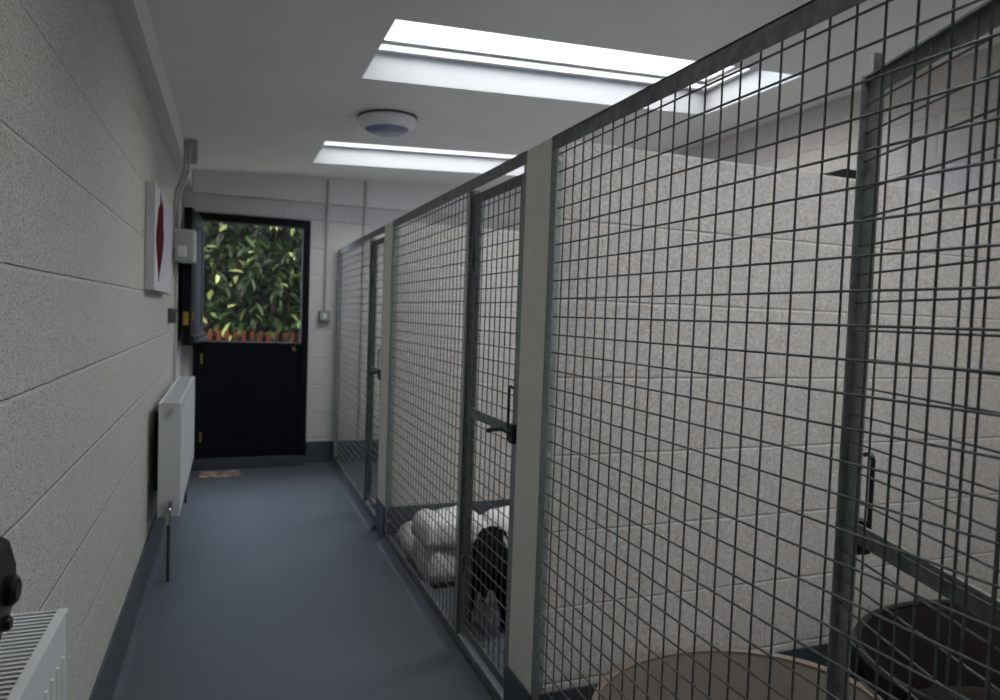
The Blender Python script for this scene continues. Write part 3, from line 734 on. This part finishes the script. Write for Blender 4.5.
for i in range(95):
    x = rnd.uniform(-1.6, 2.4); y = rnd.uniform(8.65, 9.6)
    h = rnd.uniform(.9, 3.6)
    p0 = Vector((x, y, h)); dr_ = Vector((rnd.uniform(-.5,.5), -rnd.uniform(.3,1.0), rnd.uniform(-.5,.5))).normalized()
    ln = rnd.uniform(.45, .9); stems.append((p0, dr_, ln))
    for j in range(22):
        s_ = j/22; c = p0 + dr_*ln*s_ + Vector((0,0,-.18*s_*s_))
        az = j*2.4; side = dr_.orthogonal().normalized(); side = Matrix.Rotation(az, 3, dr_) @ side
        d = (dr_*.6 + side*.8 + Vector((0,0,-.35))).normalized()
        leaf(bm, c, d, Vector((0,-.35,1)) + side*.3, rnd.uniform(.14,.22), rnd.uniform(.05,.075))
for i in range(8500):
    x = rnd.uniform(-2.4, 3.2); y = rnd.uniform(8.5, 10.2); z = rnd.uniform(.3, 4.3)
    d = Vector((rnd.uniform(-1,1), rnd.uniform(-1,.4), rnd.uniform(-1,.3)))
    leaf(bm, Vector((x,y,z)), d, Vector((rnd.uniform(-.5,.5),-.4,1)), rnd.uniform(.13,.21), rnd.uniform(.05,.075))
lo_ = obj('foliage', bm, 'leaf', hedge, 'all'); lo_['kind'] = 'stuff'
bm = B()
for i in range(14):
    x = -1.8+i*.32+rnd.uniform(-.1,.1); y = rnd.uniform(9.2, 9.6)
    tube(bm, [(x,y,-.02),(x+rnd.uniform(-.1,.1),y,1.2),(x+rnd.uniform(-.2,.2),y,2.4),(x+rnd.uniform(-.3,.3),y-.2,3.5)], [.04,.035,.025,.012], 8)
for p0, d, ln in stems:
    tube(bm, [p0 - d*.35 + Vector((0,.2,-.1)), p0, p0+d*ln*.5+Vector((0,0,-.05)), p0+d*ln+Vector((0,0,-.18))], [.012,.009,.006,.003], 5)
obj('branches', bm, 'bark', hedge, True)
# added dark wall behind the hedge blocks sky and blackens gaps between leaves
tag(obj('hedge_backing', bx(-4, 5, 10.6, 10.8, -.02, 4.2), 'door'), 'dark backing added to block the sky, hidden behind the laurel hedge', 'wall', None, 'structure')

# ------------------------------------------------------------------ light
w = bpy.data.worlds.new('sky'); bpy.context.scene.world = w; w.use_nodes = True
bg = w.node_tree.nodes['Background']; nt = w.node_tree
tc = nt.nodes.new('ShaderNodeTexCoord'); sx = nt.nodes.new('ShaderNodeSeparateXYZ'); nt.links.new(tc.outputs['Generated'], sx.inputs[0])
rp = nt.nodes.new('ShaderNodeValToRGB'); e = rp.color_ramp.elements      # pale cloud overhead, clearer blue sky beyond the yard
e[0].position = .15; e[0].color = (1.02, .995, .955, 1); e[1].position = .62; e[1].color = (.82, .95, 1.32, 1)
nt.links.new(sx.outputs['Y'], rp.inputs['Fac']); nt.links.new(rp.outputs['Color'], bg.inputs['Color'])
bg.inputs['Strength'].default_value = 6.0
pd = bpy.data.lights.new('portal', 'AREA'); pd.shape = 'RECTANGLE'; pd.size = .76; pd.size_y = .95; pd.cycles.is_portal = True
po = bpy.data.objects.new('portal', pd); col.objects.link(po); po.location = (.17, D+.15, 1.48); po.rotation_euler = (R(-90), 0, 0)

sc = bpy.context.scene
sc.view_settings.view_transform = 'Standard'; sc.view_settings.look = 'None'; sc.view_settings.gamma = 1
sc.view_settings.use_curve_mapping = False; sc.view_settings.exposure = 0.94
c = sc.cycles
c.max_bounces = 14; c.diffuse_bounces = 9; c.glossy_bounces = 4; c.transparent_max_bounces = 12
c.caustics_reflective = False; c.caustics_refractive = False; c.sample_clamp_indirect = 8
c.use_denoising = True
try: c.denoiser = 'OPENIMAGEDENOISE'
except Exception: pass
